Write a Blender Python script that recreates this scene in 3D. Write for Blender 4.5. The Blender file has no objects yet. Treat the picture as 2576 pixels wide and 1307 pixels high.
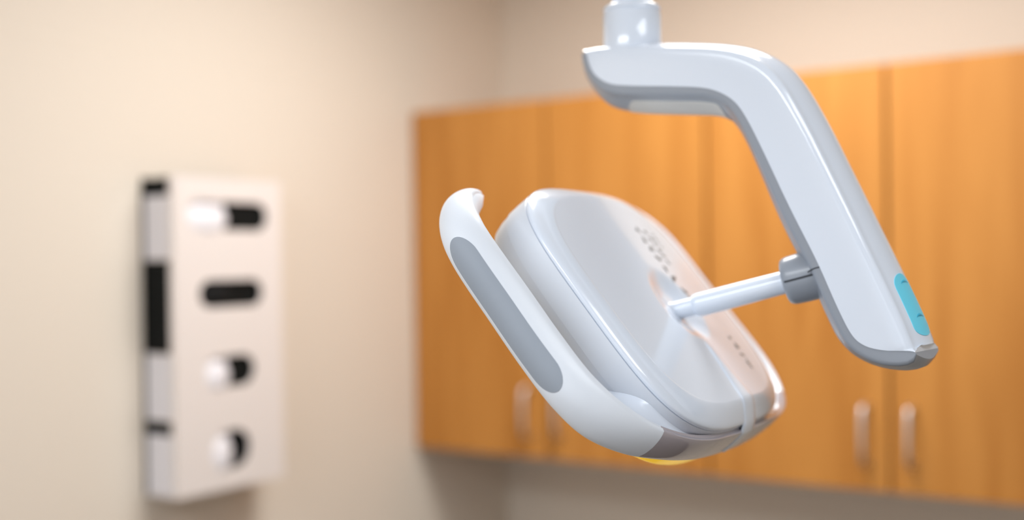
import bpy, bmesh, math, random
from mathutils import Vector, Matrix
random.seed(3)
sc = bpy.context.scene

# ------------------------------------------------------------------ camera
F = 2948.0                      # focal length in pixels of the 2576 px wide frame
CAM = Vector((1.679, -2.458, 1.794))
ALPHA = math.radians(34.0)
ROLL = 0.014
Zup = Vector((0, 0, 1))
R0 = Vector((math.cos(ALPHA), math.sin(ALPHA), 0))
FW = Vector((-math.sin(ALPHA), math.cos(ALPHA), 0))
RT = (R0 - ROLL * Zup).normalized()
UP = (Zup + ROLL * R0).normalized()
cd = bpy.data.cameras.new('camera'); cam = bpy.data.objects.new('camera', cd)
sc.collection.objects.link(cam); sc.camera = cam
m = Matrix.Identity(4)
for i in range(3):
    m[i][0] = RT[i]; m[i][1] = UP[i]; m[i][2] = -FW[i]; m[i][3] = CAM[i]
cam.matrix_world = m
cd.sensor_width = 36; cd.lens = F / 2576 * 36
cd.clip_start = 0.05; cd.clip_end = 50
cd.dof.use_dof = True; cd.dof.focus_distance = 0.875
cd.dof.aperture_fstop = (cd.lens / 1000) / 0.0228

# ------------------------------------------------------------------ light
w = bpy.data.worlds.new('world'); sc.world = w; w.use_nodes = True
w.node_tree.nodes['Background'].inputs[0].default_value = (0.75, 0.85, 1.0, 1)
w.node_tree.nodes['Background'].inputs[1].default_value = 0.3
sc.view_settings.view_transform = 'Standard'; sc.view_settings.look = 'None'
sc.view_settings.gamma = 1; sc.view_settings.use_curve_mapping = False
sc.view_settings.exposure = 0.12

def area(name, loc, target, sx, sy, power, col):
    l = bpy.data.lights.new(name, 'AREA'); l.shape = 'RECTANGLE'; l.size = sx; l.size_y = sy
    l.energy = power; l.color = col
    o = bpy.data.objects.new(name, l); sc.collection.objects.link(o)
    o.location = loc; o.rotation_euler = (Vector(target) - Vector(loc)).to_track_quat('-Z', 'Y').to_euler()
    return o
area('ceiling_troffer_light', (0.92, -0.98, 2.585), (0.92, -0.98, 0), 0.6, 0.6, 20, (1.0, 0.98, 0.95))
area('side_troffer_light', (2.15, -1.85, 2.585), (2.15, -1.85, 0), 0.6, 0.6, 7.0, (0.94, 0.97, 1.0))
area('rear_fill_light', (0.9, -3.2, 2.585), (0.9, -3.2, 0), 1.2, 0.6, 26, (0.92, 0.96, 1.0))  # unseen fill light, added for soft light from behind the camera
area('window_daylight', (1.7, -3.93, 1.6), (1.7, 0, 1.6), 2.2, 1.4, 7, (0.80, 0.89, 1.0))

# ------------------------------------------------------------------ helpers
def P(x, y, z):                 # metres right of / above / in front of the camera -> world
    return CAM + RT * x + UP * y + FW * z
def ray(px, py):
    return Vector(((px - 1288) / F, (653.5 - py) / F, 1.0))
def wray(px, py):
    r = ray(px, py); return RT * r.x + UP * r.y + FW
def on_plane(px, py, axis, val):   # point of the room plane x/y = val seen at a pixel
    d = wray(px, py); t = (val - CAM[axis]) / d[axis]
    return CAM + d * t

def mat(name, col, rough=0.5, metal=0.0, coat=0.0, spec=0.5, bump=None, trans=0.0, ior=1.45):
    m = bpy.data.materials.new(name); m.use_nodes = True
    b = m.node_tree.nodes['Principled BSDF']
    b.inputs['Base Color'].default_value = (*col, 1); b.inputs['Roughness'].default_value = rough
    b.inputs['Metallic'].default_value = metal; b.inputs['Coat Weight'].default_value = coat
    b.inputs['Coat Roughness'].default_value = 0.04
    b.inputs['Specular IOR Level'].default_value = spec; b.inputs['IOR'].default_value = ior
    b.inputs['Transmission Weight'].default_value = trans
    nt = m.node_tree
    if bump:
        tc = nt.nodes.new('ShaderNodeTexCoord'); n = nt.nodes.new('ShaderNodeTexNoise')
        n.inputs['Scale'].default_value = bump[0]; n.inputs['Detail'].default_value = 3
        bp = nt.nodes.new('ShaderNodeBump'); bp.inputs['Strength'].default_value = bump[1]
        bp.inputs['Distance'].default_value = bump[2]
        nt.links.new(tc.outputs['Object'], n.inputs['Vector'])
        nt.links.new(n.outputs['Fac'], bp.inputs['Height']); nt.links.new(bp.outputs['Normal'], b.inputs['Normal'])
    return m
def wood(name, c1, c2):
    m = mat(name, c1, 0.42, spec=0.3); nt = m.node_tree; b = nt.nodes['Principled BSDF']
    b.inputs['Coat Roughness'].default_value = 0.3
    tc = nt.nodes.new('ShaderNodeTexCoord'); mp = nt.nodes.new('ShaderNodeMapping')
    mp.inputs['Scale'].default_value = (14, 14, 1.1)
    n = nt.nodes.new('ShaderNodeTexNoise'); n.inputs['Scale'].default_value = 1.3; n.inputs['Detail'].default_value = 6
    n.inputs['Distortion'].default_value = 0.6
    r = nt.nodes.new('ShaderNodeValToRGB')
    r.color_ramp.elements[0].position = 0.34; r.color_ramp.elements[0].color = (*c2, 1)
    r.color_ramp.elements[1].position = 0.64; r.color_ramp.elements[1].color = (*c1, 1)
    nt.links.new(tc.outputs['Object'], mp.inputs['Vector']); nt.links.new(mp.outputs['Vector'], n.inputs['Vector'])
    nt.links.new(n.outputs['Fac'], r.inputs['Fac']); nt.links.new(r.outputs['Color'], b.inputs['Base Color'])
    return m
M = dict(
    wall=mat('wall_paint', (0.77, 0.69, 0.595), 0.75, bump=(180, 0.15, 0.001)),
    ceil=mat('ceiling_paint', (0.80, 0.81, 0.82), 0.9, bump=(60, 0.3, 0.002)),
    floor=mat('floor_vinyl', (0.09, 0.08, 0.07), 0.45, bump=(20, 0.1, 0.001)),
    wood=wood('maple_veneer', (0.55, 0.238, 0.052), (0.44, 0.173, 0.031)),
    wood_in=mat('cabinet_gap', (0.10, 0.045, 0.018), 0.7, bump=(40, 0.1, 0.001)),
    nickel=mat('satin_nickel', (0.78, 0.75, 0.73), 0.34, metal=1.0, bump=(400, 0.05, 0.0002)),
    gloss=mat('glossy_white_plastic', (0.77, 0.845, 0.96), 0.16, coat=0.6, bump=(15, 0.02, 0.0005)),
    satin=mat('satin_white_plastic', (0.79, 0.85, 0.935), 0.34, bump=(900, 0.12, 0.0003)),
    house=mat('housing_plastic', (0.73, 0.78, 0.86), 0.28, coat=0.2, bump=(15, 0.02, 0.0005)),
    grey=mat('grey_plastic', (0.31, 0.345, 0.40), 0.30, coat=0.15, bump=(700, 0.05, 0.0002)),
    grip=mat('grip_rubber', (0.32, 0.365, 0.43), 0.55, bump=(1500, 0.1, 0.0002)),
    under=mat('underside_plastic', (0.60, 0.60, 0.58), 0.35, bump=(300, 0.05, 0.0002)),
    bezel=mat('pearl_bezel_plastic', (0.42, 0.385, 0.42), 0.12, coat=0.8, bump=(10, 0.02, 0.0004)),
    blue=mat('blue_touch_pad', (0.17, 0.72, 0.94), 0.35, bump=(500, 0.05, 0.0002)),
    blued=mat('blue_touch_mark', (0.04, 0.42, 0.62), 0.4, bump=(500, 0.05, 0.0002)),
    dark=mat('dark_parting', (0.03, 0.035, 0.045), 0.6, bump=(500, 0.05, 0.0002)),
    ink=mat('label_ink', (0.16, 0.15, 0.145), 0.6, bump=(500, 0.05, 0.0002)),
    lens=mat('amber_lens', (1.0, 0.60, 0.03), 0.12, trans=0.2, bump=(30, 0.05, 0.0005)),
    pane=mat('lens_pane', (0.75, 0.77, 0.80), 0.08, coat=0.5, bump=(30, 0.02, 0.0005)),
    acryl=mat('dispenser_white', (0.80, 0.745, 0.72), 0.35, coat=0.2, bump=(30, 0.03, 0.0005)),
    boxw=mat('white_card', (0.80, 0.78, 0.82), 0.6, bump=(200, 0.1, 0.0003)),
    boxb=mat('black_card', (0.006, 0.007, 0.007), 0.7, spec=0.15, bump=(200, 0.1, 0.0003)),
    glove=mat('white_glove', (0.86, 0.85, 0.90), 0.5, bump=(60, 0.3, 0.002)),
    gloveb=mat('black_glove', (0.010, 0.011, 0.012), 0.7, spec=0.2, bump=(60, 0.3, 0.002)),
)

_b = M['lens'].node_tree.nodes['Principled BSDF']      # glow added to brighten the amber rim, nothing is lit behind it
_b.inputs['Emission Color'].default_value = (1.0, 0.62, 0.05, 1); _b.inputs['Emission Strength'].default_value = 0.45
def link(name, me, m, parent=None, smooth=True, loc=None):
    o = bpy.data.objects.new(name, me); sc.collection.objects.link(o)
    if m is not None: me.materials.append(m)
    if smooth:
        for p in me.polygons: p.use_smooth = True
    if parent is not None: o.parent = parent
    if loc is not None: o.location = loc
    return o
def mesh(name, V, Fc, m, parent=None, origin=None, smooth=True, sharp=None):
    og = origin if origin is not None else Vector((0, 0, 0))
    me = bpy.data.meshes.new(name)
    me.from_pydata([tuple(Vector(v) - og) for v in V], [], Fc); me.validate(); me.update()
    bm = bmesh.new(); bm.from_mesh(me); bmesh.ops.recalc_face_normals(bm, faces=bm.faces)
    bm.to_mesh(me); bm.free()
    o = link(name, me, m, parent, smooth)
    if sharp: me.set_sharp_from_angle(angle=math.radians(sharp))
    return o
def box(name, lo, hi, m, parent=None, bev=0.0, origin=None, rot=None):
    og = origin if origin is not None else Vector((0, 0, 0))
    bm = bmesh.new(); bmesh.ops.create_cube(bm, size=1)
    for v in bm.verts:
        v.co = Vector([(lo[i] + hi[i]) / 2 + v.co[i] * (hi[i] - lo[i]) for i in range(3)]) - og
    if bev: bmesh.ops.bevel(bm, geom=bm.edges[:], offset=bev, segments=2, affect='EDGES', profile=0.7)
    me = bpy.data.meshes.new(name); bm.to_mesh(me); bm.free()
    return link(name, me, m, parent, False)
def empty(name, loc, label, cat, group=None):
    o = bpy.data.objects.new(name, None); sc.collection.objects.link(o); o.location = loc
    o['label'] = label; o['category'] = cat; o.empty_display_size = 0.05
    if group: o['group'] = group
    return o
def struct(o): o['kind'] = 'structure'; return o
def grid_faces(nu, nv, cu=False, cv=False):
    Fc = []
    for i in range(nu if cu else nu - 1):
        for j in range(nv if cv else nv - 1):
            a = i * nv + j; b = ((i + 1) % nu) * nv + j
            c = ((i + 1) % nu) * nv + (j + 1) % nv; d = i * nv + (j + 1) % nv
            Fc.append((a, b, c, d))
    return Fc
def lerp(a, b, t): return a + (b - a) * t
def smooth01(x):
    x = max(0.0, min(1.0, x)); return x * x * (3 - 2 * x)
def cr(K, n):                    # Catmull-Rom through rows of numbers -> n samples (param evenly by chord of cols 0,1)
    d = [0.0]
    for a, b in zip(K, K[1:]): d.append(d[-1] + max(1e-6, math.hypot(b[0] - a[0], b[1] - a[1])))
    out = []
    for i in range(n):
        s = d[-1] * i / (n - 1); k = 0
        while k < len(K) - 2 and d[k + 1] < s: k += 1
        t = (s - d[k]) / (d[k + 1] - d[k])
        p1, p2 = K[k], K[k + 1]
        p0 = K[k - 1] if k else [2 * a - b for a, b in zip(p1, p2)]
        p3 = K[k + 2] if k + 2 < len(K) else [2 * b - a for a, b in zip(p1, p2)]
        h = d[k + 1] - d[k]
        h0 = d[k] - d[k - 1] if k else h
        h3 = d[k + 2] - d[k + 1] if k + 2 < len(K) else h
        r = []
        for a0, a1, a2, a3 in zip(p0, p1, p2, p3):
            m1 = (a2 - a0) / (h + h0) * h; m2 = (a3 - a1) / (h + h3) * h
            t2 = t * t; t3 = t2 * t
            r.append((2*t3-3*t2+1)*a1 + (t3-2*t2+t)*m1 + (-2*t3+3*t2)*a2 + (t3-t2)*m2)
        out.append(r)
    return out
def lathe(name, p0, p1, prof, m, parent, origin, seg=64, sharp=40):   # prof: (t along p0->p1 in metres, radius)
    ax = (p1 - p0).normalized(); e1 = ax.orthogonal().normalized(); e2 = ax.cross(e1)
    V = []
    for t, r in prof:
        for k in range(seg):
            a = 2 * math.pi * k / seg
            V.append(p0 + ax * t + (e1 * math.cos(a) + e2 * math.sin(a)) * r)
    Fc = grid_faces(len(prof), seg, False, True)
    Fc.append(tuple(range(seg))); n = len(prof); Fc.append(tuple((n - 1) * seg + k for k in range(seg)))
    return mesh(name, V, Fc, m, parent, origin, True, sharp)

# ------------------------------------------------------------------ room shell
RX, RY, RZ, T = 3.7, -4.0, 2.6, 0.12
struct(box('floor', (-T, RY - T, -T), (RX + T, T, 0), M['floor']))
struct(box('ceiling', (-T, RY - T, RZ), (RX + T, T, RZ + T), M['ceil']))
struct(box('wall_left', (-T, RY - T, 0), (0, T, RZ), M['wall']))
struct(box('wall_right', (0, 0, 0), (RX, T, RZ), M['wall']))
struct(box('wall_far_right', (RX, RY - T, 0), (RX + T, T, RZ), M['wall']))
# wall behind the camera with a window opening
wb = struct(box('wall_behind', (0, RY - T, 0), (RX, RY, 0.9), M['wall']))
for lo, hi in (((0, RY - T, 2.3), (RX, RY, RZ)), ((0, RY - T, 0.9), (0.6, RY, 2.3)), ((2.8, RY - T, 0.9), (RX, RY, 2.3))):
    box('wall_segment', lo, hi, M['wall'], wb)
wf = struct(box('window_1', (0.6, RY - T, 0.9), (2.8, RY - T + 0.02, 2.3), M['pane']))
for x in (0.6, 1.68, 2.76): box('window_frame', (x, RY - 0.09, 0.9), (x + 0.04, RY - 0.03, 2.3), M['acryl'], wf)
struct(box('baseboard_left', (0, RY, 0), (0.012, -0.0, 0.1), M['wood_in'], bev=0.002))
struct(box('baseboard_right', (0.012, -0.012, 0), (RX, 0, 0.1), M['wood_in'], bev=0.002))

# ------------------------------------------------------------------ wall cabinets
DEP = 0.372
zb, zt = 1.372, 2.134
def fx(px, py=700): return on_plane(px, py, 1, -DEP).x
s1, s2, s3, s4 = fx(1376), fx(1779), fx(2234), None
wid = (s2 - 0.0) ; x_end2 = s2 + 2 * (s3 - s2)
def pull(parent, x, ztop, zbot):
    y = -DEP
    path = [(x, y, ztop), (x, y - 0.022, ztop), (x, y - 0.030, ztop - 0.007), (x, y - 0.033, (ztop + zbot) / 2),
            (x, y - 0.030, zbot + 0.007), (x, y - 0.022, zbot), (x, y, zbot)]
    pts = []
    for i in range(len(path) - 1):
        for t in (0, 0.5): pts.append(Vector(path[i]).lerp(Vector(path[i + 1]), t))
    pts.append(Vector(path[-1])); V = []; n = 12
    for i, p in enumerate(pts):
        tg = (pts[min(i + 1, len(pts) - 1)] - pts[max(i - 1, 0)]).normalized()
        e1 = Vector((1, 0, 0)); e2 = tg.cross(e1)
        for k in range(n):
            a = 2 * math.pi * k / n; V.append(p + (e1 * math.cos(a) + e2 * math.sin(a)) * 0.0052)
    Fc = grid_faces(len(pts), n, False, True) + [tuple(range(n)), tuple((len(pts) - 1) * n + k for k in range(n))]
    return mesh('handle', V, Fc, M['nickel'], parent)
def cabinet(x0, x1, label, seam, hz, grp='maple wall cabinets in one row'):
    t = empty('wall_cabinet', (x0, 0, zb), label, 'cabinet', grp); og = Vector((x0, 0, zb))
    f = 0.018
    box('side_panel', (x0, -DEP + 0.021, zb), (x0 + f, 0, zt), M['wood'], t, 0.001, og)
    box('side_panel', (x1 - f, -DEP + 0.021, zb), (x1, 0, zt), M['wood'], t, 0.001, og)
    box('top_panel', (x0 + f, -DEP + 0.021, zt - f), (x1 - f, 0, zt), M['wood'], t, 0.0, og)
    box('bottom_panel', (x0 + f, -DEP + 0.021, zb), (x1 - f, 0, zb + f), M['wood'], t, 0.0, og)
    box('back_panel', (x0 + f, -0.008, zb + f), (x1 - f, 0, zt - f), M['wood_in'], t, 0.0, og)
    box('face_frame', (x0 + f, -DEP + 0.021, zb + f), (x1 - f, -DEP + 0.03, zt - f), M['wood_in'], t, 0.0, og)
    g = 0.003
    for a, b, hx in ((x0 + g, seam - g, hz[0]), (seam + g, x1 - g, hz[1])):
        d = box('door', (a, -DEP, zb + 0.002), (b, -DEP + 0.020, zt - 0.002), M['wood'], t, 0.0012, og)
        if hx is not None:
            h = pull(d, hx[0], hx[1], hx[2])
            for v in h.data.vertices: v.co -= og
    return t
def hp(px, y0, y1):
    a = on_plane(px, y0, 1, -DEP - 0.02); b = on_plane(px, y1, 1, -DEP - 0.02); return (a.x, a.z, b.z)
cabinet(0.001, s2, 'maple double-door wall cabinet against the left wall, behind the lamp head', s1, (hp(1322, 975, 1095), hp(1402, 975, 1095)))
cabinet(s2, x_end2, 'maple double-door wall cabinet at the right with two bar pulls in view', s3, (hp(2172, 1022, 1165), hp(2287, 1028, 1172)))

# ------------------------------------------------------------------ glove box dispenser on the left wall
PR = 0.084                                   # how far it stands off the wall
yl = on_plane(438, 700, 0, PR).y; yr = on_plane(708, 700, 0, PR).y
ztop = on_plane(438, 441, 0, PR).z; zbot = on_plane(445, 1257, 0, PR).z
disp = empty('glove_dispenser', (0, (yl + yr) / 2, zbot), 'tall white wall-mounted glove box dispenser with four rounded front slots', 'dispenser')
og = Vector((0, (yl + yr) / 2, zbot))
def plate_with_holes(name, W, H, holes, th, m, parent):
    cu = bpy.data.curves.new(name, 'CURVE'); cu.dimensions = '2D'; cu.fill_mode = 'BOTH'; cu.extrude = th / 2; cu.bevel_depth = 0.0
    def spl(pts):
        s = cu.splines.new('POLY'); s.points.add(len(pts) - 1)
        for p, q in zip(s.points, pts): p.co = (q[0], q[1], 0, 1)
        s.use_cyclic_u = True
    r = 0.004; pts = []
    for cx, cy, a0 in ((W - r, H - r, 0), (r, H - r, 90), (r, r, 180), (W - r, r, 270)):
        for k in range(5):
            a = math.radians(a0 + k * 22.5); pts.append((cx + r * math.cos(a), cy + r * math.sin(a)))
    spl(pts)
    for (x0, x1, y0, y1) in holes:
        r = min((x1 - x0), (y1 - y0)) / 2 * 0.98; pts = []
        for cx, cy, a0 in ((x1 - r, y1 - r, 0), (x0 + r, y1 - r, 90), (x0 + r, y0 + r, 180), (x1 - r, y0 + r, 270)):
            for k in range(9):
                a = math.radians(a0 + k * 11.25); pts.append((cx + r * math.cos(a), cy + r * math.sin(a)))
        spl(pts)
    tmp = bpy.data.objects.new('tmp', cu); sc.collection.objects.link(tmp)
    dg = bpy.context.evaluated_depsgraph_get(); me = bpy.data.meshes.new_from_object(tmp.evaluated_get(dg))
    bpy.data.objects.remove(tmp); bpy.data.curves.remove(cu); me.materials.clear(); me.name = name
    return link(name, me, m, parent, False)
slots = [((472, 671), (507, 579)), ((502, 660), (703, 771)), ((519, 641), (893, 971)), ((537, 630), (1080, 1177))]
holes = []; slot_y = []
for (xa, xb), (ya, yb) in slots:
    a = on_plane(xa, (ya + yb) / 2, 0, PR); b = on_plane(xb, (ya + yb) / 2, 0, PR)
    mx = (xa + xb) / 2; t_ = on_plane(mx, ya, 0, PR); b_ = on_plane(mx, yb, 0, PR)
    holes.append((a.y - yl, b.y - yl, b_.z - zbot, t_.z - zbot)); slot_y.append((a.y, b.y, b_.z, t_.z))
fp = plate_with_holes('front_panel', yr - yl, ztop - zbot, holes, 0.003, M['acryl'], disp)
# curve plane (x,y) -> world (y,z)
for v in fp.data.vertices:
    x, y, z = v.co; v.co = Vector((PR - 0.0015 + z, yl + x, zbot + y)) - og
fp.data.update()
yi = -0.003
box('back_panel', (0.0, yl, zbot), (0.003, yr, ztop), M['boxb'], disp, 0, og)
box('side_panel', (0.003, yr - 0.003, zbot), (PR - 0.003, yr, ztop), M['acryl'], disp, 0, og)
box('bottom_panel', (0.003, yl, zbot), (PR - 0.003, yr - 0.003, zbot + 0.003), M['acryl'], disp, 0, og)
# left side: shelf edges, the boxes show between them
def sz(py): return on_plane(398, py, 1, yl).z
shelves = [sz(652), sz(892), sz(1057)]
for z in shelves: box('shelf', (0.003, yl + 0.002, z - 0.0015), (PR - 0.003, yr - 0.003, z + 0.0015), M['acryl'], disp, 0, og)
box('side_lip', (PR - 0.012, yl, zbot + 0.003), (PR - 0.003, yl + 0.002, ztop), M['acryl'], disp, 0, og)
def gbox(zl, zh, slot, label, black, tuft, name='glove_box'):
    y0, y1 = yl + 0.003, yr - 0.006; o2 = Vector((0.04, (y0 + y1) / 2, zl))
    t = empty(name, o2, label, 'box', 'glove boxes in the wall dispenser')
    body = M['boxb'] if black else M['boxw']
    box('carton', (0.004, y0, zl), (PR - 0.008, y1, zh), body, t, 0.0015, o2)
    sy0, sy1, z0, z1 = slot
    split = lerp(sy0, sy1, {0: 0.48, 2: 0.47, 3: 0.5}.get(tuft, 0.0))
    if not black:
        box('opening_shade', (PR - 0.0082, split, zl + 0.004), (PR - 0.0072, y1 - 0.004, zh - 0.002), M['boxb'], t, 0, o2)  # black sheet paints in the shade of the carton's opening
        # crumpled white glove pulled out of the left half of the slot
        V = []; nu, nv = 15, 12
        cz = (z0 + z1) / 2 - 0.005; hh = (z1 - z0) / 2 * 0.96
        for i in range(nu):
            a = i / (nu - 1); yy = lerp(sy0 - 0.002, split, a)
            env = math.sin(math.pi * min(1, max(0.0, a * 0.9 + 0.06))) ** 0.5
            for j in range(nv):
                b = 2 * math.pi * j / nv
                rr = 1 + 0.10 * math.sin(3 * b + 5 * a) + 0.06 * math.sin(7 * b - 9 * a)
                V.append((PR - 0.003 + 0.0065 * env * math.cos(b) * rr, yy, cz - 0.004 * env + hh * env * math.sin(b) * rr))
        Fc = grid_faces(nu, nv, False, True) + [tuple(range(nv)), tuple((nu - 1) * nv + k for k in range(nv))]
        mesh('glove', V, Fc, M['glove'], t, o2)
    else:
        V = []; nu, nv = 13, 10
        for i in range(nu):
            a = i / (nu - 1); yy = lerp(sy0 + 0.01, lerp(sy0, sy1, 0.55), a); env = math.sin(math.pi * (a * 0.9 + 0.05)) ** 0.5
            for j in range(nv):
                b = 2 * math.pi * j / nv
                V.append((PR - 0.009 + 0.006 * env * math.cos(b), yy, (z0 + z1) / 2 + 0.016 * env * math.sin(b) * (1 + 0.12 * math.sin(3 * b + 7 * a))))
        Fc = grid_faces(nu, nv, False, True) + [tuple(range(nv)), tuple((nu - 1) * nv + k for k in range(nv))]
        mesh('glove', V, Fc, M['gloveb'], t, o2)
    return t
b1 = gbox(shelves[0] + 0.0016, sz(447), slot_y[0], 'white glove box with black top in the top compartment of the dispenser', False, 0)
# black band round the top of the first box
o2 = b1.location
box('top_band', (0.0035, yl + 0.0025, sz(492)), (PR - 0.0075, yr - 0.0055, sz(446)), M['boxb'], b1, 0, Vector(o2))
gbox(shelves[1] + 0.0016, shelves[0] - 0.002, slot_y[1], 'black glove box in the second compartment of the dispenser', True, 1)
gbox(shelves[2] + 0.0016, shelves[1] - 0.002, slot_y[2], 'white glove box in the third compartment, behind the small slot', False, 2)
b4 = gbox(zbot + 0.0036, shelves[2] - 0.002, slot_y[3], 'white glove box with black top band in the bottom compartment, behind the round slot', False, 3)
box('top_band', (0.0035, yl + 0.0025, sz(1094)), (PR - 0.0075, yr - 0.0055, shelves[2] - 0.0018), M['boxb'], b4, 0, Vector(b4.location))

# ------------------------------------------------------------------ dental lamp
# arm plane (lengths in metres, camera-side axes)
tn = Vector((0.60, 0, 0.80)); sd = Vector((0.80, 0, -0.60)); yd = Vector((0, 1, 0))
A0 = ray(1590, 200) * 1.035; TW = 0.062
def arm_sy(px, py):
    d = ray(px, py); k = A0.dot(tn) / d.dot(tn); q = d * k - A0
    return (q.dot(sd), q.y)
def AP(s, y, wv):
    q = A0 + sd * s + yd * y + tn * wv; return P(q.x, q.y, q.z)
rows = [((1460,124),(1474,131),(1456,134)), ((1480,119),(1480,158),(1464,170)), ((1510,116),(1497,188),(1486,207)),
 ((1545,114),(1530,209),(1518,232)), ((1600,113),(1580,215),(1570,241)), ((1700,113),(1690,217),(1685,243)),
 ((1790,117),(1770,221),(1765,245)), ((1860,130),(1815,234),(1808,256)), ((1920,160),(1850,258),(1838,283)),
 ((1965,208),(1877,296),(1863,325)), ((2020,300),(1915,370),(1898,398)), ((2090,438),(1985,518),(1962,540)),
 ((2160,580),(2055,657),(2030,672)), ((2230,725),(2115,790),(2092,808)), ((2270,812),(2148,848),(2128,870)),
 ((2284,848),(2180,871),(2165,900)), ((2291,866),(2225,881),(2210,918)), ((2294,874),(2265,882),(2255,923)),
 ((2295,878),(2292,883),(2284,919)), ((2298,880),(2296,884),(2295,913)), ((2300,881),(2299,885),(2302,903)), ((2301,883),(2301,886),(2304,893))]
K = []
for o_, m_, i_ in rows:
    so, sm, si = arm_sy(*o_), arm_sy(*m_), arm_sy(*i_)
    # first two columns drive the spacing
    K.append([(so[0] + si[0]) / 2, (so[1] + si[1]) / 2, *so, *sm, *si])
NK = 140
AR = cr(K, NK)
AR = [(Vector((r[2], r[3])), Vector((r[4], r[5])), Vector((r[6], r[7]))) for r in AR]
def shell_section(A, B, T0, T1, rad, bulge, n=7):
    """closed loop: starts on A side (flat, w=T0..T1), goes to B with rounded corners and a convex face."""
    L = (B - A).length; e = (B - A) / max(L, 1e-6); r = min(rad, L * 0.8)
    pts = [(A, T0)]
    for q in (0.33, 0.66): pts.append((A + e * (L - r) * q, T0))
    for k in range(n + 1):
        a = math.pi / 2 * k / n
        pts.append((A + e * (L - r + r * math.sin(a)), T0 + r * (1 - math.cos(a))))
    m_ = 14
    for k in range(1, m_):
        q = k / m_; pts.append((A + e * (L + bulge * math.sin(math.pi * q)), lerp(T0 + r, T1 - r, q)))
    for k in range(n, -1, -1):
        a = math.pi / 2 * k / n
        pts.append((A + e * (L - r + r * math.sin(a)), T1 - r * (1 - math.cos(a))))
    for q in (0.66, 0.33): pts.append((A + e * (L - r) * q, T1))
    pts.append((A, T1))
    for q in (0.75, 0.5, 0.25): pts.append((A, lerp(T0, T1, q)))
    return pts
# the ceiling end of the post
post_c = A0 + sd * arm_sy(1590, 200)[0] + tn * (TW / 2)
pq = ray(1590, 60) * 1.07
post_w = P(pq.x, pq.y, pq.z)
BASE = Vector((post_w.x, post_w.y, RZ))
lamp = empty('dental_lamp', BASE, 'white ceiling-hung dental lamp with bent arm and rounded light head', 'lamp')
def arm_mesh(name, a_i, b_i, t0, t1, rad, bulge, m, parent, taper=True):
    V = []; n = None
    for i, r in enumerate(AR):
        A, B = r[a_i], r[b_i]
        # widths pull in a little towards both tips
        q = i / (NK - 1); tp = 0.006 * (1 - smooth01(q / 0.06)) + 0.005 * smooth01((q - 0.95) / 0.05)
        bl = bulge * smooth01(q / 0.05) if b_i == 0 else bulge * (1 - 0.6 * smooth01((q - 0.86) / 0.12))
        pts = shell_section(A, B, t0 + tp * 0.2, t1 - tp, rad, bl)
        n = len(pts)
        V += [AP(p.x, p.y, w_) for p, w_ in pts]
    Fc = grid_faces(NK, n, False, True) + [tuple(range(n)), tuple((NK - 1) * n + k for k in range(n))]
    return mesh(name, V, Fc, m, parent, BASE, True, 35)
arm = arm_mesh('arm', 1, 0, 0.0, TW, 0.007, 0.006, M['gloss'], lamp)
trim = arm_mesh('arm_lower_shell', 1, 2, 0.0006, TW - 0.0006, 0.0045, 0.012, M['grey'], lamp)

def arm_outer(q, f_, lift):      # point on the convex outer face; q along 0..1, f_ across 0..1
    x = q * (NK - 1); i = min(int(x), NK - 2); t = x - i
    A = AR[i][1].lerp(AR[i + 1][1], t); B = AR[i][0].lerp(AR[i + 1][0], t)
    e = (B - A).normalized(); L = (B - A).length
    return AP(*(A + e * (L + 0.006 * math.sin(math.pi * f_) + lift)), lerp(0.007, TW - 0.007, f_))
def patch(fun, q0, q1, f0, f1, lift, m, name, parent, th=0.0006, n=28, mm=12, og=BASE, round_q=None):
    """a stadium-shaped patch lying on a surface function"""
    V = []
    rq = round_q
    def width(t):               # t 0..1 along
        x = t * (q1 - q0)
        if x < rq: return math.sqrt(max(0, 1 - (1 - x / rq) ** 2))
        if x > (q1 - q0) - rq: return math.sqrt(max(0, 1 - ((x - (q1 - q0 - rq)) / rq) ** 2))
        return 1.0
    ts = [0.5 - 0.5 * math.cos(math.pi * i / (n - 1)) for i in range(n)]
    nn = [(lift, 0)]
    top = []
    for t in ts:
        ww = max(width(t), 0.02)
        for j in range(mm):
            g = -1 + 2 * j / (mm - 1)
            top.append((lerp(q0, q1, t), (f0 + f1) / 2 + (f1 - f0) / 2 * g * ww))
    V = [fun(q, f_, lift) for q, f_ in top] + [fun(q, f_, -th) for q, f_ in top]
    N = n * mm
    Fc = grid_faces(n, mm)
    Fc += [tuple(N + k for k in reversed(fc)) for fc in grid_faces(n, mm)]
    rim = [j for j in range(mm)] + [i * mm + mm - 1 for i in range(1, n)] + [(n - 1) * mm + j for j in range(mm - 2, -1, -1)] + [i * mm for i in range(n - 2, 0, -1)]
    for a, b in zip(rim, rim[1:] + rim[:1]): Fc.append((a, b, b + N, a + N))
    return mesh(name, V, Fc, m, parent, og, True, 40)
pad = patch(arm_outer, 0.833, 0.942, 0.13, 0.64, 0.0005, M['blue'], 'touch_pad', arm, round_q=0.022)
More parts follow.
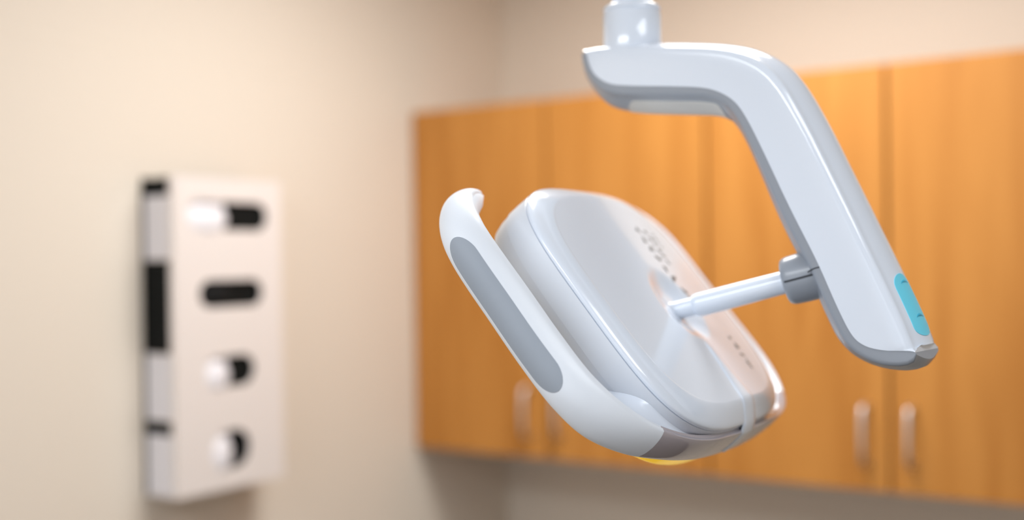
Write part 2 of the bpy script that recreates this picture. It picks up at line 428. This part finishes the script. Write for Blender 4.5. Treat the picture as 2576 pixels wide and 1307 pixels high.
# two touch marks: thin debossed arcs
def ring_on(fun, qc, fc_, rq, rf, a0, a1, wd, lift, m, name, parent, og=BASE, n=20):
    V = []
    for i in range(n):
        a = lerp(a0, a1, i / (n - 1)); k = math.sin(math.pi * i / (n - 1)) * wd
        for r in (1 - k, 1 + k * 0.2): V.append(fun(qc + rq * r * math.cos(a), fc_ + rf * r * math.sin(a), lift))
    for i in range(n):
        a = lerp(a0, a1, i / (n - 1)); k = math.sin(math.pi * i / (n - 1)) * wd
        for r in (1 - k, 1 + k * 0.2): V.append(fun(qc + rq * r * math.cos(a), fc_ + rf * r * math.sin(a), lift - 0.0004))
    Fc = []
    N = 2 * n
    for i in range(n - 1):
        a = 2 * i; Fc += [(a, a + 1, a + 3, a + 2), (N + a, N + a + 2, N + a + 3, N + a + 1), (a, a + 2, N + a + 2, N + a), (a + 1, N + a + 1, N + a + 3, a + 3)]
    return mesh(name, V, Fc, m, parent, og)
for qc in (0.857, 0.912):
    ring_on(arm_outer, qc, 0.42, 0.011, 0.15, math.radians(120), math.radians(240), 0.35, 0.0007, M['blued'], 'touch_mark', arm)

# underside inspection panel of the horizontal part
def arm_under(q, f_, lift):
    x = q * (NK - 1); i = min(int(x), NK - 2); t = x - i
    A = AR[i][1].lerp(AR[i + 1][1], t); B = AR[i][2].lerp(AR[i + 1][2], t)
    e = (B - A).normalized(); L = (B - A).length
    return AP(*(A + e * (L + 0.012 * math.sin(math.pi * f_) + lift)), lerp(0.005, TW - 0.005, f_))
patch(arm_under, 0.125, 0.36, 0.08, 0.92, 0.0008, M['under'], 'underside_cover', trim, round_q=0.025)

# ---- pivot post on top of the arm, running up to the ceiling
def to_w(v): return P(v.x, v.y, v.z)
pz = lambda py: P(*(ray(1590, py) * 1.07)).z
zc = pz(115)
up = Vector((0, 0, 1)); pb = Vector((post_w.x, post_w.y, zc - 0.006))
k_ = 1.07 / F
lathe('pivot_collar', pb, pb + up, [(0, 73*k_), (0.006+78*k_, 73*k_), (0.006+79*k_, 72*k_), (0.006+80*k_, 70*k_), (0.006+84*k_, 70*k_), (0.006+86*k_, 73*k_),
      (0.006+91*k_, 72.5*k_), (0.006+97*k_, 69*k_), (0.006+101*k_, 62*k_), (0.006+103*k_, 54*k_)], M['gloss'], lamp, BASE, sharp=50)
lathe('drop_post', pb + up * 0.02, pb + up, [(0, 51*k_), (RZ - 0.03 - pb.z - 0.02, 51*k_)], M['gloss'], lamp, BASE)
lathe('ceiling_plate', Vector((pb.x, pb.y, RZ - 0.035)), Vector((pb.x, pb.y, RZ)), [(0, 0.05), (0.008, 0.07), (0.03, 0.075), (0.035, 0.075)], M['gloss'], lamp, BASE)

# ---- head frame
vv = Vector((.5, 0, .866)).normalized(); uu = Vector((.551, -.772, -.317)); uu = (uu - vv * uu.dot(vv)).normalized()
nn = -(uu.cross(vv))
HO = ray(1500, 770) * 0.9 + vv * 0.127
def H(u, v, h):
    q = HO + uu * u + vv * v + nn * h; return P(q.x, q.y, q.z)
UC, VC = 0.001, -0.008; HA, HB, HR = 0.126, 0.134, 0.062
def contour(inset, th):          # superelliptic rounded rectangle, by angle
    a, b = HA - inset, HB - inset; e = 3.6
    c, s = math.cos(th), math.sin(th)
    r = (abs(c) ** e + abs(s) ** e) ** (-1 / e)
    return UC + a * r * c, VC + b * r * s
def cdist(u, v):                 # rough distance inside the contour
    x = abs(u - UC) / HA; y = abs(v - VC) / HB; e = 3.6
    g = (x ** e + y ** e) ** (1 / e)
    return (1 - g) * min(HA, HB) * 1.0
DU, DV, DR = 0.012, -0.002, 0.040
def cover_h(u, v):
    d = cdist(u, v); wf = 0.018
    if d < wf: h = 0.0066 * math.sqrt(max(0, 1 - (1 - d / wf) ** 2))
    else: h = 0.0064
    q = min(1.0, abs(v - VC) / HB)
    roof = 0.0066 * (1 - math.sqrt(q * q + 0.0012)) / (1 - 0.035)
    h += max(0, roof) * smooth01(d / 0.02)
    r = math.hypot((u - DU) / 1.05, (v - DV) / 0.92)
    h -= 0.0065 * (1 - smooth01((r - 0.012) / (DR - 0.012)))
    return h
NR, NT = 110, 288
V = [H(UC, VC, cover_h(UC, VC))]
for i in range(1, NR + 1):
    t = i / NR; t = 1 - (1 - t) ** 1.35
    for k in range(NT):
        a = 2 * math.pi * (k + 0.5) / NT
        u, v = contour(0, a); u = UC + (u - UC) * t; v = VC + (v - VC) * t
        V.append(H(u, v, cover_h(u, v)))
for hh, ins in ((-0.0015, 0.0001), (-0.0022, 0.002)):
    for k in range(NT):
        u, v = contour(ins, 2 * math.pi * (k + 0.5) / NT); V.append(H(u, v, hh))
Fc = [(0, 1 + k, 1 + (k + 1) % NT) for k in range(NT)]
for i in range(NR + 1):
    for k in range(NT):
        a = 1 + i * NT + k; b = 1 + i * NT + (k + 1) % NT; Fc.append((a, a + NT, b + NT, b))
# ---- housing (the body of the light head)
prof = [(-0.0022, 0.010, 0.010), (-0.0021, 0.0009, 0.0009), (-0.0026, 0.0001, 0.0001), (-0.006, -0.0002, 0.0), (-0.014, -0.0006, 0.0006), (-0.024, -0.0008, 0.002),
        (-0.0242, -0.0002, 0.0026), (-0.034, 0.0004, 0.005), (-0.042, 0.002, 0.009), (-0.047, 0.005, 0.013), (-0.050, 0.010, 0.020), (-0.051, 0.020, 0.030)]
V2 = []
for hh, ins, ins2 in prof:
    for k in range(NT):
        th = 2 * math.pi * (k + 0.5) / NT; q = smooth01((math.cos(th) - 0.25) / 0.5)
        u, v = contour(lerp(ins, ins2, q), th); V2.append(H(u, v, hh))
F2 = grid_faces(len(prof), NT, False, True) + [tuple((len(prof) - 1) * NT + k for k in range(NT)), tuple(range(NT))]
head = mesh('light_head', V2, F2, M['house'], lamp, BASE, True, 50)
cover = mesh('back_cover', V, Fc, M['gloss'], head, BASE, True, 60)

# ---- U-shaped handle frame: row = inner top edge (u, v), h_top, h_bot, bulge, thickness
half = [(-0.1370, -0.1200, -0.0250, -0.0320, 0.0010, 0.004), (-0.1355, -0.1290, -0.0225, -0.0385, 0.0050, 0.010), (-0.1305, -0.1450, -0.0190, -0.0440, 0.0095, 0.014),
        (-0.1220, -0.1590, -0.0175, -0.0465, 0.0125, 0.014), (-0.1090, -0.1700, -0.0155, -0.0490, 0.0155, 0.009), (-0.0920, -0.1775, -0.0140, -0.0505, 0.0180, 0.006),
        (-0.0700, -0.1800, -0.0135, -0.0515, 0.0190, 0.006), (-0.0300, -0.1797, -0.0135, -0.0520, 0.0195, 0.006),
        (0.0150, -0.1800, -0.0135, -0.0520, 0.0190, 0.006), (0.0500, -0.1785, -0.0125, -0.0510, 0.0170, 0.006), (0.0770, -0.1690, -0.0105, -0.0490, 0.0130, 0.007),
        (0.1000, -0.1500, -0.0085, -0.0415, 0.0080, 0.008), (0.1170, -0.1200, -0.0060, -0.0330, 0.0050, 0.008), (0.1255, -0.0850, -0.0045, -0.0310, 0.0028, 0.008),
        (0.1280, -0.0450, -0.0040, -0.0340, 0.0022, 0.008), (0.1285, 0.0, -0.0040, -0.0375, 0.0022, 0.008)]
VH = 0.002
full = [list(r) for r in half] + [[r[0], 2 * VH - r[1], r[2], min(r[3], -0.041) if r[0] > 0 else r[3], *r[4:]] for r in reversed(half[:-1])]
NH = 240
HRW = cr(full, NH)
def hframe(i):
    a = HRW[max(i - 1, 0)]; b = HRW[min(i + 1, NH - 1)]
    t = Vector((b[0] - a[0], b[1] - a[1])).normalized(); o = Vector((t.y, -t.x))     # outward normal
    return o
OUT = []
for i in range(NH):
    o = hframe(i)
    OUT.append(o)
if OUT[60].y > 0: OUT = [-o for o in OUT]
def hsurf(i_f, g, lift):         # outer face; g 0 top edge .. 1 bottom edge
    i = min(int(i_f), NH - 2); t = i_f - i
    r = [lerp(a, b, t) for a, b in zip(HRW[i], HRW[i + 1])]; o = OUT[i].lerp(OUT[i + 1], t).normalized()
    ang = math.pi * (0.04 + 0.90 * g)
    out = 0.0025 + r[4] * math.sin(ang) ** 0.75 * (0.86 + 0.2 * g); hh = lerp(r[2], r[3], (1 - math.cos(math.pi * (0.06 + 0.88 * g))) / 2 * 0.5 + g * 0.5)
    nl = Vector((math.sin(ang) * 1.0, math.cos(ang))).normalized()
    return H(r[0] + o.x * (out + lift * nl.x), r[1] + o.y * (out + lift * nl.x), hh + lift * nl.y)
def hsec(i):
    r = HRW[i]; o = OUT[i]; pts = []
    pts.append(H(r[0] - o.x * 0.0, r[1] - o.y * 0.0, r[2] - 0.0012))
    pts.append(H(r[0] + o.x * 0.0008, r[1] + o.y * 0.0008, r[2] - 0.0002))
    for k in range(25): pts.append(hsurf(i if i < NH - 1 else NH - 1.0001, k / 24, 0))
    th = r[5]
    ib = 0.001 + r[4] * 0.3
    for (ox, hf) in ((ib - th * 0.30, 0.98), (-th * 0.45, 0.90), (-th * 0.8, 0.75), (-th, 0.55), (-th * 0.92, 0.35), (-th * 0.65, 0.16), (-th * 0.3, 0.04)):
        pts.append(H(r[0] + o.x * ox, r[1] + o.y * ox, lerp(r[2], r[3], hf)))
    return pts
def hpart(name, i0, i1, m, parent):
    V = []
    for i in range(i0, i1 + 1):
        s = hsec(i); n = len(s); V += s
    c = i1 - i0 + 1
    Fc = grid_faces(c, n, False, True) + [tuple(range(n)), tuple((c - 1) * n + k for k in range(n))]
    return mesh(name, V, Fc, m, parent, BASE, True, 50)
# where the matte arms meet the glossy lower bezel
cut = next(i for i in range(NH) if HRW[i][0] > 0.05 and HRW[i][1] > -0.143)
hn = hpart('handle', 0, cut, M['satin'], head)
hb = hpart('lower_bezel', cut, NH - 1 - cut, M['bezel'], head)
hf_ = hpart('handle', NH - 1 - cut, NH - 1, M['satin'], head)
def gi(u): return next(i for i in range(NH) if HRW[i][0] > u)
ga, gb = gi(-0.090), gi(0.044)
patch(hsurf, ga, gb, 0.27, 0.76, 0.0004, M['grip'], 'grip_insert', hn, n=40, mm=12, round_q=(gb - ga) * 0.12)
patch(hsurf, NH - 1 - gb, NH - 1 - ga, 0.27, 0.76, 0.0004, M['grip'], 'grip_insert', hf_, n=40, mm=12, round_q=(gb - ga) * 0.12)
# ---- web filling the gap between housing and frame round the lower corners
V = []; nw = 10; cnt = 0
i0 = gi(0.046); i1 = NH - 1 - i0
for i in range(i0, i1 + 1):
    r = HRW[i]; o = OUT[i]
    th = math.atan2((r[1] - VC) / HB, (r[0] - UC) / HA)
    cu_, cv_ = contour(0.004, th)
    fade = smooth01((r[0] - 0.046) / 0.055)
    for j in range(nw):
        t = j / (nw - 1)
        dip = 4 * t * (1 - t)
        hh = lerp(lerp(-0.040, r[2] - 0.0016, fade ** 0.5), lerp(-0.046, -0.006, fade), t) - lerp(0.003, 0.005, fade) * dip
        V.append(H(lerp(r[0], cu_, t), lerp(r[1], cv_, t), hh))
    for j in range(nw - 1, -1, -1):
        t = j / (nw - 1)
        V.append(H(lerp(r[0], cu_, t), lerp(r[1], cv_, t), max(r[3] + 0.001, -0.0485)))
    cnt += 1
n = 2 * nw
Fc = grid_faces(cnt, n, False, True) + [tuple(range(n)), tuple((cnt - 1) * n + k for k in range(n))]
mesh('frame_web', V, Fc, M['gloss'], head, BASE, True, 60)

# ---- centre rib: over the cover, round the end and down the bezel
pth = []
u = 0.050
while u < UC + HA - 0.001:
    pth.append((u, VC, cover_h(u, VC))); u += 0.002
pth += [(UC + HA + 0.0005, VC, 0.0015), (UC + HA + 0.0025, VC, -0.002)]
for g in (0.0, 0.12, 0.24, 0.36, 0.48, 0.60, 0.72, 0.80, 0.84):
    ang = math.pi * (0.04 + 0.90 * g); out = 0.0025 + 0.0022 * math.sin(ang) ** 0.75 * (0.86 + 0.2 * g)
    hh = lerp(-0.004, -0.0370, (1 - math.cos(math.pi * (0.06 + 0.88 * g))) / 2 * 0.5 + g * 0.5)
    pth.append((0.1285 + out, VC, hh))
V = []; nr = 10; Np = len(pth)
for i, (u, v, h) in enumerate(pth):
    a = pth[max(i - 1, 0)]; b = pth[min(i + 1, Np - 1)]
    t = Vector((b[0] - a[0], b[2] - a[2])).normalized(); o = Vector((-t.y, t.x))
    if o.y < 0 and o.x < 0: o = -o
    q = i / (Np - 1); wd = lerp(lerp(0.0040, 0.0135, smooth01(q / 0.74)), 0.0060, smooth01((q - 0.85) / 0.15)) * min(1, math.sqrt(max(0, 1 - ((q - 0.97) / 0.03) ** 2)) if q > 0.97 else 1)
    wd = max(wd, 0.0006); ri = 0.0013 * smooth01(i / 6) + 0.0002
    for k in range(nr):
        a_ = math.pi * k / (nr - 1); c_ = math.cos(a_); s_ = math.sin(a_) ** 0.6
        V.append(H(u + o.x * (ri * s_ - 0.0003), v + wd * c_, h + o.y * (ri * s_ - 0.0003)))
    for c_ in (-1, 0, 1): V.append(H(u - o.x * 0.0012, v + wd * c_, h - o.y * 0.0012))
n = nr + 3
Fc = grid_faces(Np, n, False, True) + [tuple(range(n)), tuple((Np - 1) * n + k for k in range(n))]
mesh('centre_rib', V, Fc, M['gloss'], head, BASE, True, 60)

# ---- front lens: an amber-rimmed window proud of the front face
def ring_prof(name, prof, m, parent, e=3.0, a=0.118, b=0.140, uc=0.006):
    V = []
    for hh, ins in prof:
        for k in range(128):
            th = 2 * math.pi * k / 128; c, s = math.cos(th), math.sin(th); r = (abs(c) ** e + abs(s) ** e) ** (-1 / e)
            V.append(H(uc + (a - ins) * r * c, 0.004 + (b - ins) * r * s, hh))
    Fc = grid_faces(len(prof), 128, False, True) + [tuple(range(128)), tuple((len(prof) - 1) * 128 + k for k in range(128))]
    return mesh(name, V, Fc, m, parent, BASE, True, 50)
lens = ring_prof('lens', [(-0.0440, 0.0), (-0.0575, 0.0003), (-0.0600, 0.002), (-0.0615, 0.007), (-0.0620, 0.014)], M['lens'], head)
ring_prof('lens_pane', [(-0.0610, 0.0155), (-0.0627, 0.016), (-0.0633, 0.022)], M['pane'], lens)

# ---- blurred print on the far half of the back cover: rows of small raised characters
def cov(u, v, lift): return H(u, v, cover_h(u, v) + lift)
V = []; Fc = []
def dash(u0, v0, u1, v1, wd):
    d = Vector((u1 - u0, v1 - v0)); L = d.length
    if L < 1e-6: return
    nrm = Vector((-d.y, d.x)) / L * wd / 2; c = []
    for lift in (0.00025, -0.0002):
        for (pu, pv) in ((u0 + nrm.x, v0 + nrm.y), (u1 + nrm.x, v1 + nrm.y), (u1 - nrm.x, v1 - nrm.y), (u0 - nrm.x, v0 - nrm.y)): c.append(cov(pu, pv, lift))
    k = len(V); V.extend(c)
    Fc.extend([(k, k+1, k+2, k+3), (k+7, k+6, k+5, k+4)] + [(k+i, k+(i+1) % 4, k+4+(i+1) % 4, k+4+i) for i in range(4)])
def glyph(u, v, s, wd):          # little strokes like an unreadable character; reading direction along +u
    for _ in range(3):
        a = (random.random() * s * 0.6, random.random() * s)
        b = random.choice([(a[0], s - a[1]), (s * 0.6 - a[0], a[1]), (s * 0.6 - a[0], s - a[1])])
        dash(u + a[0], v + a[1], u + b[0], v + b[1], wd)
def line(u0, u1, v, s, wd):
    u = u0
    while u < u1:
        if random.random() > 0.12: glyph(u, v, s, wd)
        u += s * 0.85
LABEL_LINES = [(-0.076, -0.040, 0.026, 0.013, 0.0022), (-0.072, -0.034, 0.048, 0.008, 0.0014), (-0.070, -0.042, 0.062, 0.006, 0.0011),
               (-0.030, -0.012, 0.026, 0.013, 0.0026), (-0.006, 0.018, 0.030, 0.013, 0.0026), (0.040, 0.060, 0.058, 0.010, 0.0016), (0.068, 0.088, 0.056, 0.008, 0.0014)]
for a in LABEL_LINES: line(*a)
pr = mesh('printed_text', V, Fc, M['ink'], cover, BASE, False); pr['kind'] = 'stuff'

# ---- stem with ball socket, collar on the arm
ca = A0 + sd * ((arm_sy(2030, 672)[0] + arm_sy(2040, 700)[0]) / 2) + yd * ((arm_sy(2030, 672)[1] + arm_sy(2040, 700)[1]) / 2) + tn * (TW * 0.40)
s_end = to_w(ca)
hs = HO + uu * DU + vv * DV + nn * (-0.001)
s_beg = to_w(hs)
dirv = (s_end - s_beg).normalized(); LT = (s_end - s_beg).length
lathe('stem', s_beg, s_end, [(-0.004, 0.0078), (0.024, 0.0080), (0.0245, 0.0088), (0.026, 0.0096), (0.028, 0.0101), (0.030, 0.0103), (LT - 0.01, 0.0092)], M['gloss'], lamp, BASE, sharp=40)
lathe('ball_socket', to_w(HO + uu * DU + vv * DV + nn * (-0.004)), s_end, [(0, 0.0115), (0.004, 0.0112), (0.008, 0.0095), (0.010, 0.0072)], M['house'], head, BASE)
cl = lathe('joint_collar', s_end - dirv * 0.030, s_end, [(0.0, 0.0165), (0.0008, 0.0182), (0.003, 0.0194), (0.006, 0.0200), (0.014, 0.0204), (0.020, 0.0205), (0.032, 0.0205)], M['grey'], trim, BASE, sharp=50)
# parting line round the collar and across the lower shell
cb = s_end - dirv * 0.030; sidev = dirv.cross(Vector((0, 0, 1))).normalized()
if sidev.dot(FW) > 0: sidev = -sidev
upv = sidev.cross(dirv).normalized()
if upv.z < 0: upv = -upv
V = []; pl = [(0.0022, 0.0191), (0.006, 0.0201), (0.014, 0.0205), (0.026, 0.0206)]
for t, r in pl:
    for ang in (-0.045, 0.03):
        for rr in (r - 0.001, r + 0.0003): V.append(cb + dirv * t + sidev * rr * math.cos(ang) + upv * rr * math.sin(ang))
Fc = grid_faces(4, 4, False, False)
Fc = []
for i in range(3):
    for a, b in ((0, 1), (1, 3), (3, 2), (2, 0)): Fc.append((i*4+a, i*4+b, (i+1)*4+b, (i+1)*4+a))
Fc += [(0, 1, 3, 2), (12, 14, 15, 13)]
mesh('parting_line', V, Fc, M['dark'], cl, BASE, False)
def bar_px(pts, wv, wd, dep, name, parent, m):
    V = []
    for px, py in pts:
        s, y = arm_sy(px, py)
        for dy, dw in ((-wd, -dep), (wd, -dep), (wd, 0.001), (-wd, 0.001)): V.append(AP(s, y + dy, wv + dw))
    n = len(pts); Fc = grid_faces(n, 4, False, True) + [(0, 1, 2, 3), tuple((n-1)*4 + k for k in range(4))]
    return mesh(name, V, Fc, m, parent, BASE, False)
bar_px([(2031, 684), (2040, 678), (2050, 674), (2062, 671)], 0.0006, 0.0005, 0.0002, 'parting_line', trim, M['dark'])
